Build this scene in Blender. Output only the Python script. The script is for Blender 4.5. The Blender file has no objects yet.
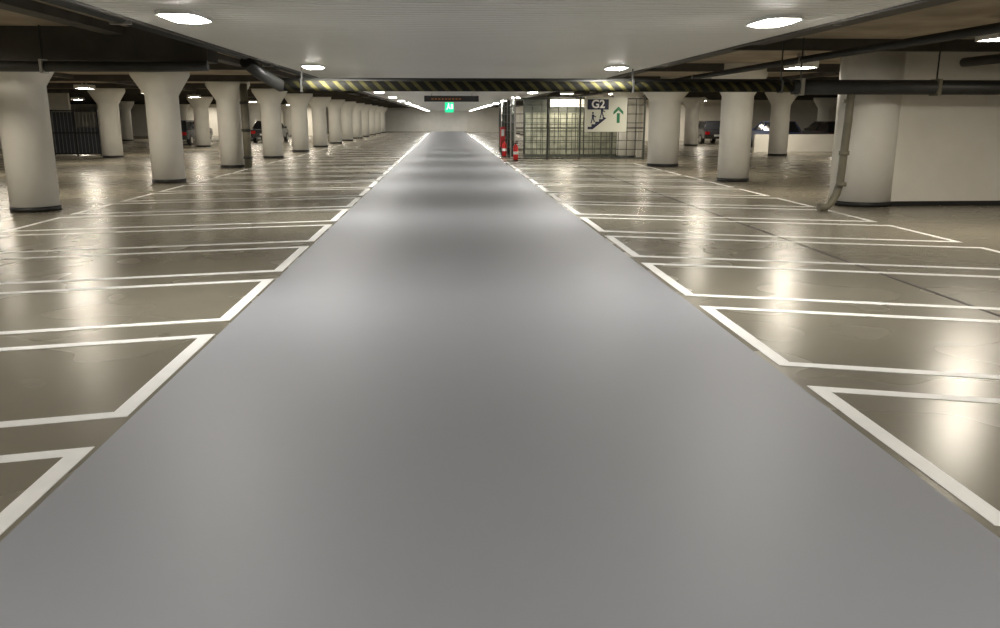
import bpy, bmesh, math, random
from mathutils import Vector, Matrix
random.seed(4)
S=bpy.context.scene
S.view_settings.view_transform='Standard'
COL=S.collection
H=1.65

# ---------------------------------------------------------------- materials
def mat(name,col,rough=.5,metal=0,noise=None,bump=0,emit=None,es=0,spec=.5,rn=None,coat=0):
    m=bpy.data.materials.new(name); m.use_nodes=True
    nt=m.node_tree; b=nt.nodes['Principled BSDF']
    b.inputs['Base Color'].default_value=(*col,1)
    b.inputs['Roughness'].default_value=rough
    b.inputs['Metallic'].default_value=metal
    b.inputs['Specular IOR Level'].default_value=spec
    if coat: 
        b.inputs['Coat Weight'].default_value=coat; b.inputs['Coat Roughness'].default_value=.12
    if emit:
        b.inputs['Emission Color'].default_value=(*emit,1); b.inputs['Emission Strength'].default_value=es
    geo=nt.nodes.new('ShaderNodeNewGeometry')
    if noise:
        sc,amt=noise
        n=nt.nodes.new('ShaderNodeTexNoise'); n.inputs['Scale'].default_value=sc; n.inputs['Detail'].default_value=6
        nt.links.new(geo.outputs['Position'],n.inputs['Vector'])
        r=nt.nodes.new('ShaderNodeValToRGB'); r.color_ramp.elements[0].position=.3; r.color_ramp.elements[1].position=.7
        r.color_ramp.elements[0].color=(*[c*(1-amt) for c in col],1); r.color_ramp.elements[1].color=(*[min(1,c*(1+amt)) for c in col],1)
        nt.links.new(n.outputs['Fac'],r.inputs['Fac']); nt.links.new(r.outputs['Color'],b.inputs['Base Color'])
        if rn:
            n2=nt.nodes.new('ShaderNodeTexNoise'); n2.inputs['Scale'].default_value=rn[0]; n2.inputs['Detail'].default_value=1
            nt.links.new(geo.outputs['Position'],n2.inputs['Vector'])
            mr=nt.nodes.new('ShaderNodeMapRange'); mr.inputs[1].default_value=.2; mr.inputs[2].default_value=.8
            mr.inputs[3].default_value=rough-rn[1]; mr.inputs[4].default_value=rough+rn[1]
            nt.links.new(n2.outputs['Fac'],mr.inputs[0]); nt.links.new(mr.outputs[0],b.inputs['Roughness'])
        if bump:
            n3=nt.nodes.new('ShaderNodeTexNoise'); n3.inputs['Scale'].default_value=sc*12; n3.inputs['Detail'].default_value=3
            nt.links.new(geo.outputs['Position'],n3.inputs['Vector'])
            bp=nt.nodes.new('ShaderNodeBump'); bp.inputs['Strength'].default_value=bump; bp.inputs['Distance'].default_value=.01
            nt.links.new(n3.outputs['Fac'],bp.inputs['Height']); nt.links.new(bp.outputs['Normal'],b.inputs['Normal'])
    return m
M_floor=mat('polished_concrete',(.200,.184,.142),.27,noise=(.8,.08),rn=(1.0,.02),spec=.75)
M_lane=mat('grey_lane_coating',(.272,.280,.304),.52,noise=(.5,.025),bump=.05,spec=.5)
M_white=mat('white_marking_paint',(.94,.94,.92),.4,noise=(5,.04))
M_joint=mat('dark_joint',(.05,.045,.04),.7)
M_col=mat('cream_column_paint',(.90,.89,.84),.5,noise=(2,.03),bump=.05)
M_black=mat('black_paint',(.012,.012,.012),.5)
M_ceil=mat('brown_slab_concrete',(.34,.28,.20),.8,noise=(1.2,.3),bump=.2)
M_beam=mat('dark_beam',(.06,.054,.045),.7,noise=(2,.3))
M_soff=mat('soffit_slats',(.74,.735,.69),.42,noise=(.6,.03))
M_pipe=mat('black_pipe',(.022,.022,.02),.45,noise=(4,.2))
M_olive=mat('olive_pipe',(.16,.15,.11),.45,noise=(4,.2))
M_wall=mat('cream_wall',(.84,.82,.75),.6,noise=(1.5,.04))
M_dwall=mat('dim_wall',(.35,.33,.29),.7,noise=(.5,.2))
M_hoard=mat('hoarding_dark_blue',(.04,.05,.07),.5,noise=(1,.2))
M_metal=mat('galvanised',(.42,.41,.38),.4,metal=.7)
M_grid=mat('grid_steel',(.045,.05,.04),.5)
M_block=mat('glass_block',(.22,.23,.18),.25,noise=(3,.3))
M_frame=mat('lamp_housing',(.7,.7,.68),.4)
M_lamp=mat('lamp_diffuser_neutral',(1,1,1),.5,emit=(1,.965,.90),es=150)
M_lampw=mat('lamp_diffuser_warm',(1,1,1),.5,emit=(1,.90,.75),es=118)
M_red=mat('red_enamel',(.65,.02,.02),.35)
M_navy=mat('sign_navy',(.01,.015,.05),.4)
M_sign=mat('sign_white',(.64,.66,.58),.4)
M_green=mat('sign_green',(.0,.16,.06),.4)
M_exit=mat('exit_green_lit',(.0,.4,.2),.4,emit=(.02,.70,.28),es=1.4)
M_exitw=mat('exit_white_lit',(.8,.9,.85),.4,emit=(.8,1,.9),es=2.0)
M_led=mat('led_amber',(.3,.1,.02),.4,emit=(1,.35,.1),es=.3)
M_glass=mat('dark_glass',(.02,.022,.025),.08)
M_tyre=mat('tyre_rubber',(.015,.015,.015),.8)
M_tail=mat('tail_lamp',(.5,.01,.01),.2)
M_headl=mat('head_lamp',(.8,.8,.8),.1)
# hazard stripe
M_haz=bpy.data.materials.new('hazard_stripes'); M_haz.use_nodes=True
nt=M_haz.node_tree; b=nt.nodes['Principled BSDF']
g=nt.nodes.new('ShaderNodeNewGeometry'); sx=nt.nodes.new('ShaderNodeSeparateXYZ'); nt.links.new(g.outputs['Position'],sx.inputs[0])
a=nt.nodes.new('ShaderNodeMath'); a.operation='ADD'; nt.links.new(sx.outputs['X'],a.inputs[0]); nt.links.new(sx.outputs['Z'],a.inputs[1])
mu=nt.nodes.new('ShaderNodeMath'); mu.operation='MULTIPLY'; mu.inputs[1].default_value=4.6; nt.links.new(a.outputs[0],mu.inputs[0])
fr=nt.nodes.new('ShaderNodeMath'); fr.operation='FRACT'; nt.links.new(mu.outputs[0],fr.inputs[0])
gt=nt.nodes.new('ShaderNodeMath'); gt.operation='GREATER_THAN'; gt.inputs[1].default_value=.62; nt.links.new(fr.outputs[0],gt.inputs[0])
mx=nt.nodes.new('ShaderNodeMix'); mx.data_type='RGBA'; mx.inputs[6].default_value=(.008,.008,.006,1); mx.inputs[7].default_value=(.06,.055,.018,1)
nt.links.new(gt.outputs[0],mx.inputs[0]); nt.links.new(mx.outputs[2],b.inputs['Base Color']); b.inputs['Roughness'].default_value=.8; b.inputs['Specular IOR Level'].default_value=.2

# ---------------------------------------------------------------- mesh helpers
class B:
    """mesh builder with several materials"""
    def __init__(s): s.bm=bmesh.new(); s.mats=[]
    def mi(s,m):
        if m not in s.mats: s.mats.append(m)
        return s.mats.index(m)
    def box(s,x0,x1,y0,y1,z0,z1,m):
        i=s.mi(m); v=[s.bm.verts.new((x,y,z)) for x in (x0,x1) for y in (y0,y1) for z in (z0,z1)]
        for f in ((0,1,3,2),(4,6,7,5),(0,4,5,1),(2,3,7,6),(0,2,6,4),(1,5,7,3)):
            s.bm.faces.new([v[k] for k in f]).material_index=i
    def poly(s,pts,m):
        f=s.bm.faces.new([s.bm.verts.new(p) for p in pts]); f.material_index=s.mi(m); return f
    def prism(s,pts,d,m):
        i=s.mi(m); d=Vector(d)
        a=[s.bm.verts.new(p) for p in pts]; c=[s.bm.verts.new(Vector(p)+d) for p in pts]
        n=len(a); s.bm.faces.new(a).material_index=i; s.bm.faces.new(c[::-1]).material_index=i
        for k in range(n): s.bm.faces.new((a[k],a[(k+1)%n],c[(k+1)%n],c[k])).material_index=i
    def lathe(s,cx,cy,prof,m,n=40,cap=True,smooth=True):
        i=s.mi(m); rings=[]
        for r,z in prof:
            rings.append([s.bm.verts.new((cx+r*math.cos(2*math.pi*k/n),cy+r*math.sin(2*math.pi*k/n),z)) for k in range(n)])
        for q in range(len(rings)-1):
            for k in range(n):
                f=s.bm.faces.new((rings[q][k],rings[q][(k+1)%n],rings[q+1][(k+1)%n],rings[q+1][k])); f.material_index=i; f.smooth=smooth
        if cap:
            s.bm.faces.new(rings[0][::-1]).material_index=i; s.bm.faces.new(rings[-1]).material_index=i
    def tube(s,pts,r,m,n=14):
        i=s.mi(m); P=[Vector(p) for p in pts]; rings=[]
        for k,p in enumerate(P):
            if k==0: t=P[1]-P[0]
            elif k==len(P)-1: t=P[-1]-P[-2]
            else: t=(P[k+1]-P[k]).normalized()+(P[k]-P[k-1]).normalized()
            t.normalize()
            up=Vector((0,0,1)) if abs(t.z)<.9 else Vector((0,1,0))
            u=t.cross(up).normalized(); w=u.cross(t).normalized()
            if k:
                u=pu-t*pu.dot(t); u.normalize(); w=u.cross(t).normalized()
            pu=u
            rings.append([s.bm.verts.new(p+u*r*math.cos(2*math.pi*j/n)+w*r*math.sin(2*math.pi*j/n)) for j in range(n)])
        for q in range(len(rings)-1):
            for k in range(n):
                f=s.bm.faces.new((rings[q][k],rings[q][(k+1)%n],rings[q+1][(k+1)%n],rings[q+1][k])); f.material_index=i; f.smooth=True
        s.bm.faces.new(rings[0][::-1]).material_index=i; s.bm.faces.new(rings[-1]).material_index=i
    def obj(s,name,loc=(0,0,0),rot=0,parent=None,fix=True):
        if fix: bmesh.ops.recalc_face_normals(s.bm,faces=s.bm.faces)
        me=bpy.data.meshes.new(name); s.bm.to_mesh(me); s.bm.free()
        for m in s.mats: me.materials.append(m)
        o=bpy.data.objects.new(name,me); COL.objects.link(o); o.location=loc; o.rotation_euler=(0,0,rot)
        if parent: o.parent=parent
        return o
def inst(src,name,loc,rot=0):
    o=bpy.data.objects.new(name,src.data); COL.objects.link(o); o.location=loc; o.rotation_euler=(0,0,rot); return o

# ---------------------------------------------------------------- shell
X0,X1,Y0,Y1,ZC=-36,36,-9,106,3.0
q=B(); q.box(X0,X1,Y0,Y1,-.2,0,M_floor); q.obj('floor')
q=B(); q.box(X0,X1,Y0,Y1,ZC,ZC+.2,M_ceil); q.obj('ceiling')
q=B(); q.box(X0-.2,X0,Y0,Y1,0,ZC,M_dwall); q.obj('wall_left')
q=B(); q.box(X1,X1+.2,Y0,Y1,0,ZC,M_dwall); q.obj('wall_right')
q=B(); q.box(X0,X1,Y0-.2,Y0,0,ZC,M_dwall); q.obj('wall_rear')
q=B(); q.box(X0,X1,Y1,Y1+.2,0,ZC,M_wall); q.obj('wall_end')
LX,RX=-1.80,2.20
q=B(); q.box(LX,RX,Y0+.01,Y1-.15,.0005,.003,M_lane); q.obj('driving_lane')
q=B(); q.box(4.68,4.72,Y0+.01,Y1-.01,.0005,.003,M_joint); q.obj('floor_joint')

# parking bay markings -------------------------------------------------
q=B()
W=.1
def bays(side,edge,tip0,slope,depth,n0,n):
    z0=.0005; z1=.004
    for k in range(n0,n):
        yt=tip0+k*1.39*H
        yn=yt-1.12*H
        if yn-slope*depth<Y0+.3 or yt>96: continue
        if side>0 and 32.9<yt<47: continue
        def P(d,y): return (side*(edge+d), y-slope*d, z0)
        def L(d0,d1,ya,yb):
            q.prism([P(d0,ya),P(d1,ya),P(d1,yb),P(d0,yb)],(0,0,z1-z0),M_white)
        L(0,W,yn,yt)
        L(W,depth,yt-W,yt); L(W,depth,yn,yn+W)
        if yt>6.3*H and yt<60: L(depth,depth+.08,yn,yt)
bays(-1,1.83,2.50*H,.215,4.7,-3,43)
bays(1,2.25,2.95*H,.30,4.65,-3,43)
q.obj('parking_bay_markings')

# ---------------------------------------------------------------- soffit above lane
ZS=1.5*H
SX0,SX1=-2.66,3.42
q=B(); i=q.mi(M_soff)
y=Y0+.05; p=.15
pts=[]
while y<Y1-.2:
    pts+=[(y,ZS),(y+.125,ZS),(y+.13,ZS+.012),(y+.145,ZS+.012)]; y+=p
va=[q.bm.verts.new((SX0,a,b)) for a,b in pts]; vb=[q.bm.verts.new((SX1,a,b)) for a,b in pts]
for k in range(len(va)-1): q.bm.faces.new((va[k],vb[k],vb[k+1],va[k+1])).material_index=i
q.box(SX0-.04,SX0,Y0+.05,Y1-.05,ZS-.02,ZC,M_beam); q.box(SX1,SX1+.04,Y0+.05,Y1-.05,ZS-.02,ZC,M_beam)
q.obj('ceiling_soffit',fix=False)

# ---------------------------------------------------------------- lamps
def lampmesh(w,d,m,z):
    """recessed luminaire with rounded ends and a softly domed diffuser"""
    q=B(); n=28; i=q.mi(m); j=q.mi(M_frame)
    def ring(s,zz):
        out=[]
        for k in range(n):
            t=2*math.pi*k/n; c,sn=math.cos(t),math.sin(t); e=.5
            out.append(q.bm.verts.new((s*(w/2)*abs(c)**e*(1 if c>=0 else -1), s*(d/2)*abs(sn)**e*(1 if sn>=0 else -1), zz)))
        return out
    R=[ring(1.1,.03),ring(1.1,-.012),ring(1.0,-.012),ring(.98,-.008)]
    D=[ring(.97,-.010),ring(.75,-.025),ring(.4,-.033)]
    for a in range(3):
        for k in range(n): q.bm.faces.new((R[a][k],R[a+1][k],R[a+1][(k+1)%n],R[a][(k+1)%n])).material_index=j
    for a in range(2):
        for k in range(n): q.bm.faces.new((D[a][k],D[a+1][k],D[a+1][(k+1)%n],D[a][(k+1)%n])).material_index=i
    q.bm.faces.new(D[2][::-1]).material_index=i
    q.bm.faces.new(ring(1.05,.02)).material_index=j
    return q.obj('ceiling_light',z,fix=False)
src=lampmesh(.31,.64,M_lamp,(-2.13,.5,ZS-.02))
src2=None
for k in range(-1,15):
    yy=7.35+6.8*k
    if yy>Y1-2 or yy<Y0: continue
    for xx in (-2.13,2.82):
        if k==-1 and xx<0: continue
        inst(src,'ceiling_light',(xx,yy,ZS-.02))
inst(src,'ceiling_light',(-2.13,-6,ZS-.02)); inst(src,'ceiling_light',(2.82,-6,ZS-.02))
def hanglamp(loc):
    global src2
    if src2 is None:
        q=B(); a=.23
        q.box(-a,a,-.32,.32,.03,.12,M_frame)
        q.box(-a-.02,-a,-.34,.34,-.01,.12,M_frame); q.box(a,a+.02,-.34,.34,-.01,.12,M_frame)
        q.box(-a,a,-.34,-.32,-.01,.12,M_frame); q.box(-a,a,.32,.34,-.01,.12,M_frame)
        q.box(-.015,.015,-.2,-.17,.12,.30,M_metal); q.box(-.015,.015,.17,.2,.12,.30,M_metal)
        q.poly([(-a,-.32,-.005),(-a,.32,-.005),(a,.32,-.005),(a,-.32,-.005)],M_lampw)
        src2=q.obj('pendant_lamp',loc,fix=False)
    else: inst(src2,'pendant_lamp',loc)
for k in range(-2,13):
    yy=11.4+6.8*k
    hanglamp((-8.3,yy+.9,2.7)); hanglamp((7.65,yy,2.7))
for k in range(-1,12):
    yy=12+6.8*k
    for xx in (-13.2,16): hanglamp((xx,yy,2.7))
for k in range(0,7):
    for xx in (-22,25): hanglamp((xx,12+13.6*k,2.7))

# ---------------------------------------------------------------- columns
def colmesh(r,name):
    q=B()
    q.lathe(0,0,[(r+.012,0),(r+.012,.09)],M_black)
    q.lathe(0,0,[(r,.09),(r,2.2),(r+.04,2.27),(r*1.72,2.68),(r*1.76,2.71),(r*1.76,ZC)],M_col)
    return q
first=colmesh(.41,'c').obj('concrete_column',(-7.52,15.75,0))
for k in range(1,13): inst(first,'concrete_column',(-7.3,15.8+6.8*k,0))
for k in range(1,13):
    if k==2: continue
    inst(first,'concrete_column',(7.66,15.3+6.8*k,0))
colmesh(.54,'c').obj('concrete_column',(7.6,29.3,0))
for k in range(0,5):
    for xx in (-14.2,-23.5,14.8,23): inst(first,'concrete_column',(xx,37.0+13.6*k,0))
q=B(); q.lathe(8.05,15.85,[(.58,0),(.58,.09)],M_black); q.lathe(8.05,15.85,[(.565,.09),(.565,ZC)],M_col)
q.box(8.2,16,15.5,15.9,.09,ZC,M_wall); q.box(8.2,16.01,15.485,15.91,0,.09,M_black)
q.obj('column_and_partition_wall')

# ---------------------------------------------------------------- beams on the slab
for k in range(-3,14):
    yy=15.8+6.8*k
    for a,c in ((X0,SX0-.05),(SX1+.05,X1)):
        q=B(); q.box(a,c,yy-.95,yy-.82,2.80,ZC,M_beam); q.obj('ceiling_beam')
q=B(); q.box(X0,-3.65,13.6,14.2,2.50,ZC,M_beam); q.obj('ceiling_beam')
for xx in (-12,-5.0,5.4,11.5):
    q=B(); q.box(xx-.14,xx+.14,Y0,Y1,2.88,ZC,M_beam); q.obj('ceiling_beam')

# ---------------------------------------------------------------- pipes
YP=14.6
q=B(); q.tube([(SX0-.1,YP,2.17),(6.0,YP,2.17)],.085,M_haz,20)
q.tube([(-3.1,YP-.9,2.50),(-2.98,YP-.5,2.35),(-2.75,YP,2.17)],.10,M_pipe)
q.tube([(SX0-.1,YP+.14,2.26),(6.0,YP+.14,2.26)],.05,M_pipe,12)
for xx in (-2.4,3.2,5.8):
    q.box(xx-.015,xx+.015,YP-.1,YP+.1,2.07,2.28,M_pipe); q.box(xx-.01,xx+.01,YP-.01,YP+.01,2.25,ZS-.01 if xx<3.3 else ZC-.01,M_pipe)
q.obj('clearance_pipe')
q=B(); q.tube([(6.02,YP,2.17),(20,YP,2.17)],.125,M_pipe,20)
for xx in (6.15,8.6,11): q.box(xx-.03,xx+.03,YP-.14,YP+.14,2.03,2.31,M_olive); q.box(xx-.01,xx+.01,YP-.01,YP+.01,2.3,ZC-.01,M_pipe)
q.obj('drain_pipe')
q=B(); q.tube([(-30,13.35,2.40),(-4.4,13.35,2.40),(-3.6,13.4,2.42)],.08,M_pipe)
for xx in (-20,-12,-6): q.box(xx-.02,xx+.02,13.24,13.46,2.30,2.50,M_metal); q.box(xx-.01,xx+.01,13.34,13.36,2.48,ZC-.01,M_pipe)
q.obj('drain_pipe')
for xx,zz,r,m,ye in ((-3.1,2.62,.09,M_pipe,98),(-3.45,2.72,.05,M_olive,98),(3.9,2.66,.09,M_pipe,98),(4.3,2.73,.05,M_olive,98),(9.3,2.62,.08,M_pipe,15.0),(6.5,2.68,.06,M_pipe,98)):
    q=B(); q.tube([(xx,Y0+.1,zz),(xx,ye,zz)],r,m)
    yy=-5
    while yy<ye: q.box(xx-.01,xx+.01,yy-.01,yy+.01,zz+r*.8,ZC-.005,M_metal); q.box(xx-r-.01,xx+r+.01,yy-.02,yy+.02,zz-r-.01,zz+r+.01,M_metal); yy+=6.8
    q.obj('service_pipe')
q=B()
q.tube([(7.1,YP+.05,2.06),(7.12,YP+.1,1.6),(7.1,YP+.15,.5),(7.05,YP+.15,.3),(6.95,YP+.12,.15),(6.85,YP+.08,.075),(6.7,YP+.05,.075)],.07,M_olive)
for z in (1.9,1.0,.45): q.lathe(7.1,YP+.1,[(.09,z),(.09,z+.07)],M_olive,20)
q.obj('down_pipe')
q=B(); q.tube([(-6.7,29.0,2.75),(-6.7,29.0,.0)],.13,M_olive); 
for z in (.3,1.2,2.1): q.lathe(-6.7,29,[(.15,z),(.15,z+.08)],M_pipe,20)
q.obj('down_pipe')

# ---------------------------------------------------------------- cage / lobby enclosure
cx0,cx1,cy0,cy1=2.75,8.0,34.0,44.0
cage=bpy.data.objects.new('mesh_fence_enclosure',None); COL.objects.link(cage)
q=B()
for k in range(5):
    x=cx0+(cx1-cx0)*k/4; q.box(x-.035,x+.035,cy0-.035,cy0+.035,0,2.5,M_metal if k==0 else M_grid)
for z in (.05,1.25,2.4): q.box(cx0,cx1,cy0-.02,cy0+.02,z-.025,z+.025,M_grid)
sp=.35; t=.013
x=cx0
while x<cx1: q.box(x-t,x+t,cy0-t,cy0+t,.05,2.4,M_grid); x+=sp
z=.05
while z<2.45: q.box(cx0,cx1,cy0-t,cy0+t,z-t,z+t,M_grid); z+=sp
yy=cy0
while yy<cy1: q.box(cx0-t,cx0+t,yy-t,yy+t,.05,2.4,M_grid); yy+=sp
z=.05
while z<2.45: q.box(cx0-t,cx0+t,cy0,cy1,z-t,z+t,M_grid); z+=sp
for k in range(1,6): q.box(cx0-.035,cx0+.035,cy0+2*k-.035,cy0+2*k+.035,0,2.45,M_metal)
q.obj('mesh_panels',parent=cage)
q=B(); gb=.25
x=3.35
gy=36.0
q.box(3.3,8.0,gy+.03,gy+.12,0,2.5,M_grid)
while x+gb<8.0:
    z=.12
    while z+gb<2.05:
        q.box(x+.012,x+gb-.012,gy,gy+.04,z+.012,z+gb-.012,M_block); z+=gb
    x+=gb
q.box(3.3,8.0,gy-.01,gy+.03,0,.12,M_grid)
q.box(4.4,8.0,gy-.03,gy+.03,2.1,2.45,M_wall)
q.obj('glass_block_wall',parent=cage)
q=B()
q.box(8.2,8.4,36,48,0,2.5,M_wall)
q.obj('inner_wall',parent=cage)
hanglamp((5.0,35.2,2.62))
# sign G2
sg=bpy.data.objects.new('direction_sign',None); COL.objects.link(sg)
sx0,sx1,sz0,sz1,sy=5.55,7.25,1.10,2.45,cy0-.12
q=B(); q.box(sx0,sx1,sy,sy+.05,sz0,sz1,M_sign); q.box(sx0+.1,sx0+.95,sy-.012,sy,sz1-.48,sz1-.08,M_navy); q.obj('panel',parent=sg)
def text(s,loc,size,m,parent,name,ext=.004):
    c=bpy.data.curves.new(name,'FONT'); c.body=s; c.size=size; c.extrude=ext; c.offset=.012; c.align_x='CENTER'; c.align_y='CENTER'
    o=bpy.data.objects.new(name,c); COL.objects.link(o); o.location=loc; o.rotation_euler=(math.pi/2,0,0); c.materials.append(m); o.parent=parent
text('G2',(sx0+.525,sy-.02,sz1-.28),.44,M_white,sg,'lettering')
q=B(); yf=sy-.012
def pr(pts,m): q.prism([(a,yf,b) for a,b in pts],(0,.011,0),m)
ax=sx0+1.35; az=sz0+.35
pr([(ax-.06,az),(ax+.06,az),(ax+.06,az+.38),(ax-.06,az+.38)],M_green)
pr([(ax-.2,az+.32),(ax-.2,az+.44),(ax,az+.64),(ax+.2,az+.44),(ax+.2,az+.32),(ax,az+.5)],M_green)
bx=sx0+.12; bz=sz0+.1
st=[]
for k in range(5): st+=[(bx+.15*k,bz+.1*k),(bx+.15*k,bz+.1*(k+1))]
st+=[(bx+.75,bz+.43),(bx+.2,bz)]
pr(st,M_navy)
for fx,fz in ((bx+.2,bz+.3),(bx+.56,bz+.5)):
    pr([(fx-.035,fz+.12),(fx+.04,fz+.12),(fx+.045,fz+.28),(fx-.04,fz+.28)],M_navy)
    pr([(fx-.04,fz+.12),(fx,fz+.12),(fx-.05,fz-.07),(fx-.09,fz-.07)],M_navy)
    pr([(fx,fz+.12),(fx+.04,fz+.12),(fx+.09,fz),(fx+.05,fz-.02)],M_navy)
    pr([(fx+.03,fz+.26),(fx+.14,fz+.19),(fx+.12,fz+.16),(fx+.03,fz+.21)],M_navy)
    pr([(fx+.04*math.cos(a*math.pi/5),fz+.34+.04*math.sin(a*math.pi/5)) for a in range(10)],M_navy)
q.obj('pictograms',parent=sg)

# hanging signs over lane
q=B(); q.box(-.75,1.15,30,30.12,2.2,2.40,M_black); q.box(-.5,-.47,30.03,30.06,2.4,ZS,M_metal); q.box(.9,.93,30.03,30.06,2.4,ZS,M_metal)
for k in range(9): q.box(-.5+.12*k,-.43+.12*k,29.985,30,2.28,2.30,M_led)
q.obj('hanging_display_sign')
ex=bpy.data.objects.new('exit_sign',None); COL.objects.link(ex)
q=B(); q.box(-.05,.4,44,44.1,1.92,2.42,M_exit); q.box(.2,.23,44.03,44.06,2.42,ZS,M_metal)
yf=43.985
def pe(pts): q.prism([(a,yf,b) for a,b in pts],(0,.012,0),M_exitw)
pe([(.26,2.1),(.36,2.1),(.36,2.33),(.26,2.33)])
pe([(.1,2.2),(.17,2.2),(.17,2.3),(.1,2.3)]); pe([(.1,2.2),(.15,2.2),(.06,2.05),(.02,2.07)]); pe([(.14,2.2),(.18,2.2),(.24,2.1),(.2,2.08)])
pe([(.14+.03*math.cos(a*math.pi/4),2.345+.03*math.sin(a*math.pi/4)) for a in range(8)])
q.obj('panel',parent=ex)

def exting(x,y,z=0):
    q=B()
    q.lathe(x,y,[(.085,.03),(.1,.06),(.1,.52),(.08,.58),(.03,.62),(.03,.66)],M_red,20)
    q.lathe(x,y,[(.11,0),(.11,.03)],M_black,20)
    q.box(x-.03,x+.09,y-.015,y+.015,.66,.70,M_black); q.box(x-.02,x+.11,y-.015,y+.015,.73,.745,M_black)
    q.tube([(x-.03,y,.67),(x-.12,y,.6),(x-.14,y,.35),(x-.12,y,.2)],.014,M_black,8)
    q.lathe(x,y,[(.101,.25),(.101,.36)],M_white,20,cap=False)
    q.obj('fire_extinguisher')
exting(2.72,33.2)
exting(2.5,36.6)
q=B(); q.box(2.42,2.64,38.0,38.35,.35,1.25,M_red); q.box(2.46,2.60,37.98,38.0,.85,1.15,M_white); q.box(2.44,2.48,38.05,38.1,0,.35,M_black); q.box(2.58,2.62,38.05,38.1,0,.35,M_black); q.obj('fire_hose_cabinet')

# ---------------------------------------------------------------- low wall & distance walls
q=B(); q.box(15.3,30,41.3,41.5,0,.85,M_wall); q.obj('wall_parapet')
q=B(); q.box(2.5,8,Y1-6,Y1-5.8,0,ZC,M_wall); q.obj('wall_partition')
q=B(); q.box(-34,-20.5,48,48.2,0,ZC,M_wall); q.obj('wall_partition')
q=B(); q.box(12,36,62,62.2,0,ZC,M_wall); q.obj('wall_partition')
q=B(); q.box(-36,-12,82,82.2,0,ZC,M_wall); q.obj('wall_partition')
def gate(x,gy,n,gw=1.0,h=2.0):
    q=B()
    for k in range(n+1): q.box(x+gw*k-.03,x+gw*k+.03,gy-.04,gy+.04,0,h,M_black)
    for k in range(n): q.box(x+gw*k+.05,x+gw*k+gw-.05,gy+.0,gy+.03,.12,h*(.62 if k%2 else .95),M_hoard)
    for z in (.1,1,h-.05): q.box(x,x+n*gw,gy-.03,gy+.03,z-.03,z+.03,M_black)
    a=x
    while a<x+n*gw: q.box(a-.008,a+.008,gy-.02,gy-.01,.1,h,M_metal); a+=.16
    q.obj('mesh_gate')
gate(-19.4,38.8,4)
gate(-31,34,5)

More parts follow.
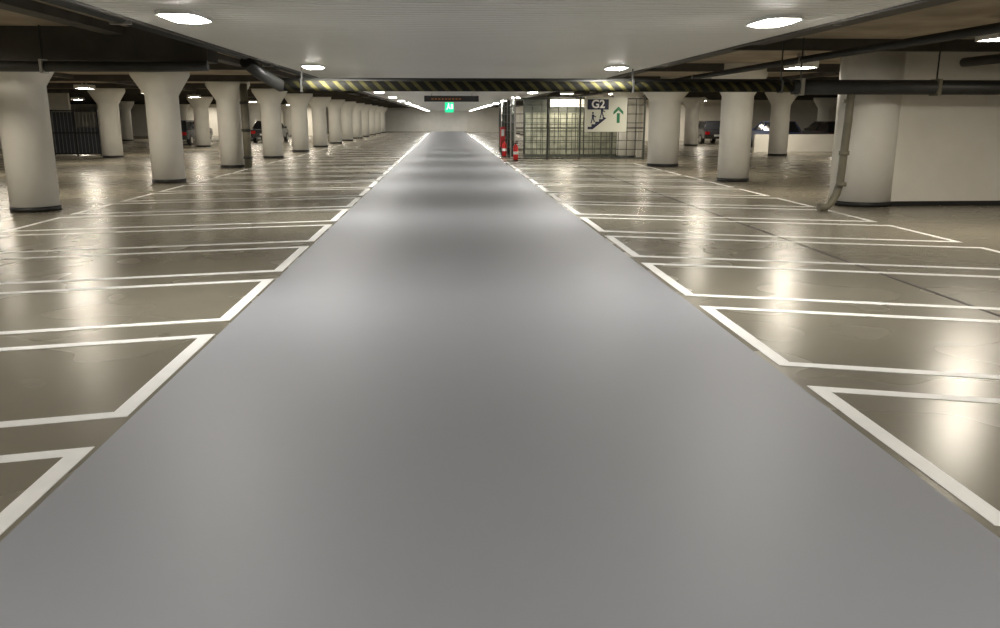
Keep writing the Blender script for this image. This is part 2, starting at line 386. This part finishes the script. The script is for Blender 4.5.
# ---------------------------------------------------------------- cars
def carmesh(color,name):
    M_body=mat('car_paint_'+name,color,.25,coat=.6)
    root=bpy.data.objects.new('car',None); COL.objects.link(root)
    q=B()
    prof=[(-2.15,.35),(-2.2,.6),(-2.1,.88),(-1.2,.98),(1.15,.98),(2.0,.85),(2.15,.6),(2.1,.32)]
    def side(w): return [q.bm.verts.new((w,y,z)) for y,z in prof]
    i=q.mi(M_body); A=side(-.88);Bq=side(-.80);C=side(.80);D=side(.88)
    for v in A+D: v.co.y*=.975; v.co.z=.62+(v.co.z-.62)*.88
    for r1,r2 in ((A,Bq),(Bq,C),(C,D)):
        for k in range(len(prof)):
            k2=(k+1)%len(prof)
            q.bm.faces.new((r1[k],r1[k2],r2[k2],r2[k])).material_index=i
    q.bm.faces.new(A).material_index=i; q.bm.faces.new(D[::-1]).material_index=i
    v=[(-.8,-1.8,.93),(.8,-1.8,.93),(.8,1.15,.93),(-.8,1.15,.93)]
    t=[(-.6,-1.35,1.42),(.6,-1.35,1.42),(.6,.35,1.42),(-.6,.35,1.42)]
    V=[q.bm.verts.new(p) for p in v]; T=[q.bm.verts.new(p) for p in t]; j=q.mi(M_glass)
    for k in range(4): q.bm.faces.new((V[k],V[(k+1)%4],T[(k+1)%4],T[k])).material_index=j
    q.bm.faces.new(T).material_index=j; q.bm.faces.new(V[::-1]).material_index=j
    q.box(-.62,.62,-1.38,.38,1.41,1.46,M_body)
    for sx in (-1,1):
        for ya,yb in (((-1.8),(-1.35)),((1.15),(.35))):
            q.tube([(sx*.80,ya,.95),(sx*.61,yb,1.43)],.035,M_body,8)
        q.tube([(sx*.81,-.35,.95),(sx*.61,-.35,1.43)],.03,M_body,8)
        q.box(sx*.88-.1*(sx<0),sx*.88+.1*(sx>0),.75,.9,.95,1.07,M_body)
        q.box(sx*.7-.14,sx*.7+.14,-2.215,-2.1,.62,.8,M_tail)
        q.box(sx*.66-.16,sx*.66+.16,2.03,2.14,.6,.74,M_headl)
    q.box(-.26,.26,-2.22,-2.18,.5,.62,M_white); q.box(-.4,.4,2.1,2.17,.4,.56,M_black)
    q.obj('body',parent=root)
    q=B()
    for sx in (-1,1):
        for yy in (-1.3,1.35):
            xx=sx*.79
            q.tube([(xx-.11,yy,.32),(xx+.11,yy,.32)],.32,M_tyre,24)
            q.tube([(xx-.118,yy,.32),(xx+.118,yy,.32)],.19,M_metal,18)
    q.obj('wheels',parent=root)
    return root
def carcopy(root,loc,rot):
    r=bpy.data.objects.new('car',None); COL.objects.link(r); r.location=loc; r.rotation_euler=(0,0,rot)
    for c in root.children:
        o=bpy.data.objects.new(c.name,c.data); COL.objects.link(o); o.parent=r
cs=[carmesh(c,n) for c,n in (((.03,.03,.035),'black'),((.25,.25,.26),'silver'),((.05,.07,.15),'blue'))]
cs[0].location=(-16.5,54.5,0)
cs[1].location=(28.8,47,0)
cs[2].location=(18.5,47,0)
for j,(x,y,r,k) in enumerate(((-12.2,60,0,0),(21.6,47,0,0),(25.3,47,0,2),(-19.2,66,0,2),(17.2,55,0,0))):
    carcopy(cs[k],(x,y,0),r)

# ---------------------------------------------------------------- world + camera
w=bpy.data.worlds.new('World'); S.world=w; w.use_nodes=True
w.node_tree.nodes['Background'].inputs[0].default_value=(.05,.045,.04,1)
cam=bpy.data.cameras.new('Camera'); co=bpy.data.objects.new('Camera',cam); COL.objects.link(co)
cam.sensor_width=36; cam.lens=36*.83; cam.clip_end=300
co.location=(0,0,H)
co.rotation_euler=(math.radians(90-13.3),0,math.radians(-3.62))
S.camera=co
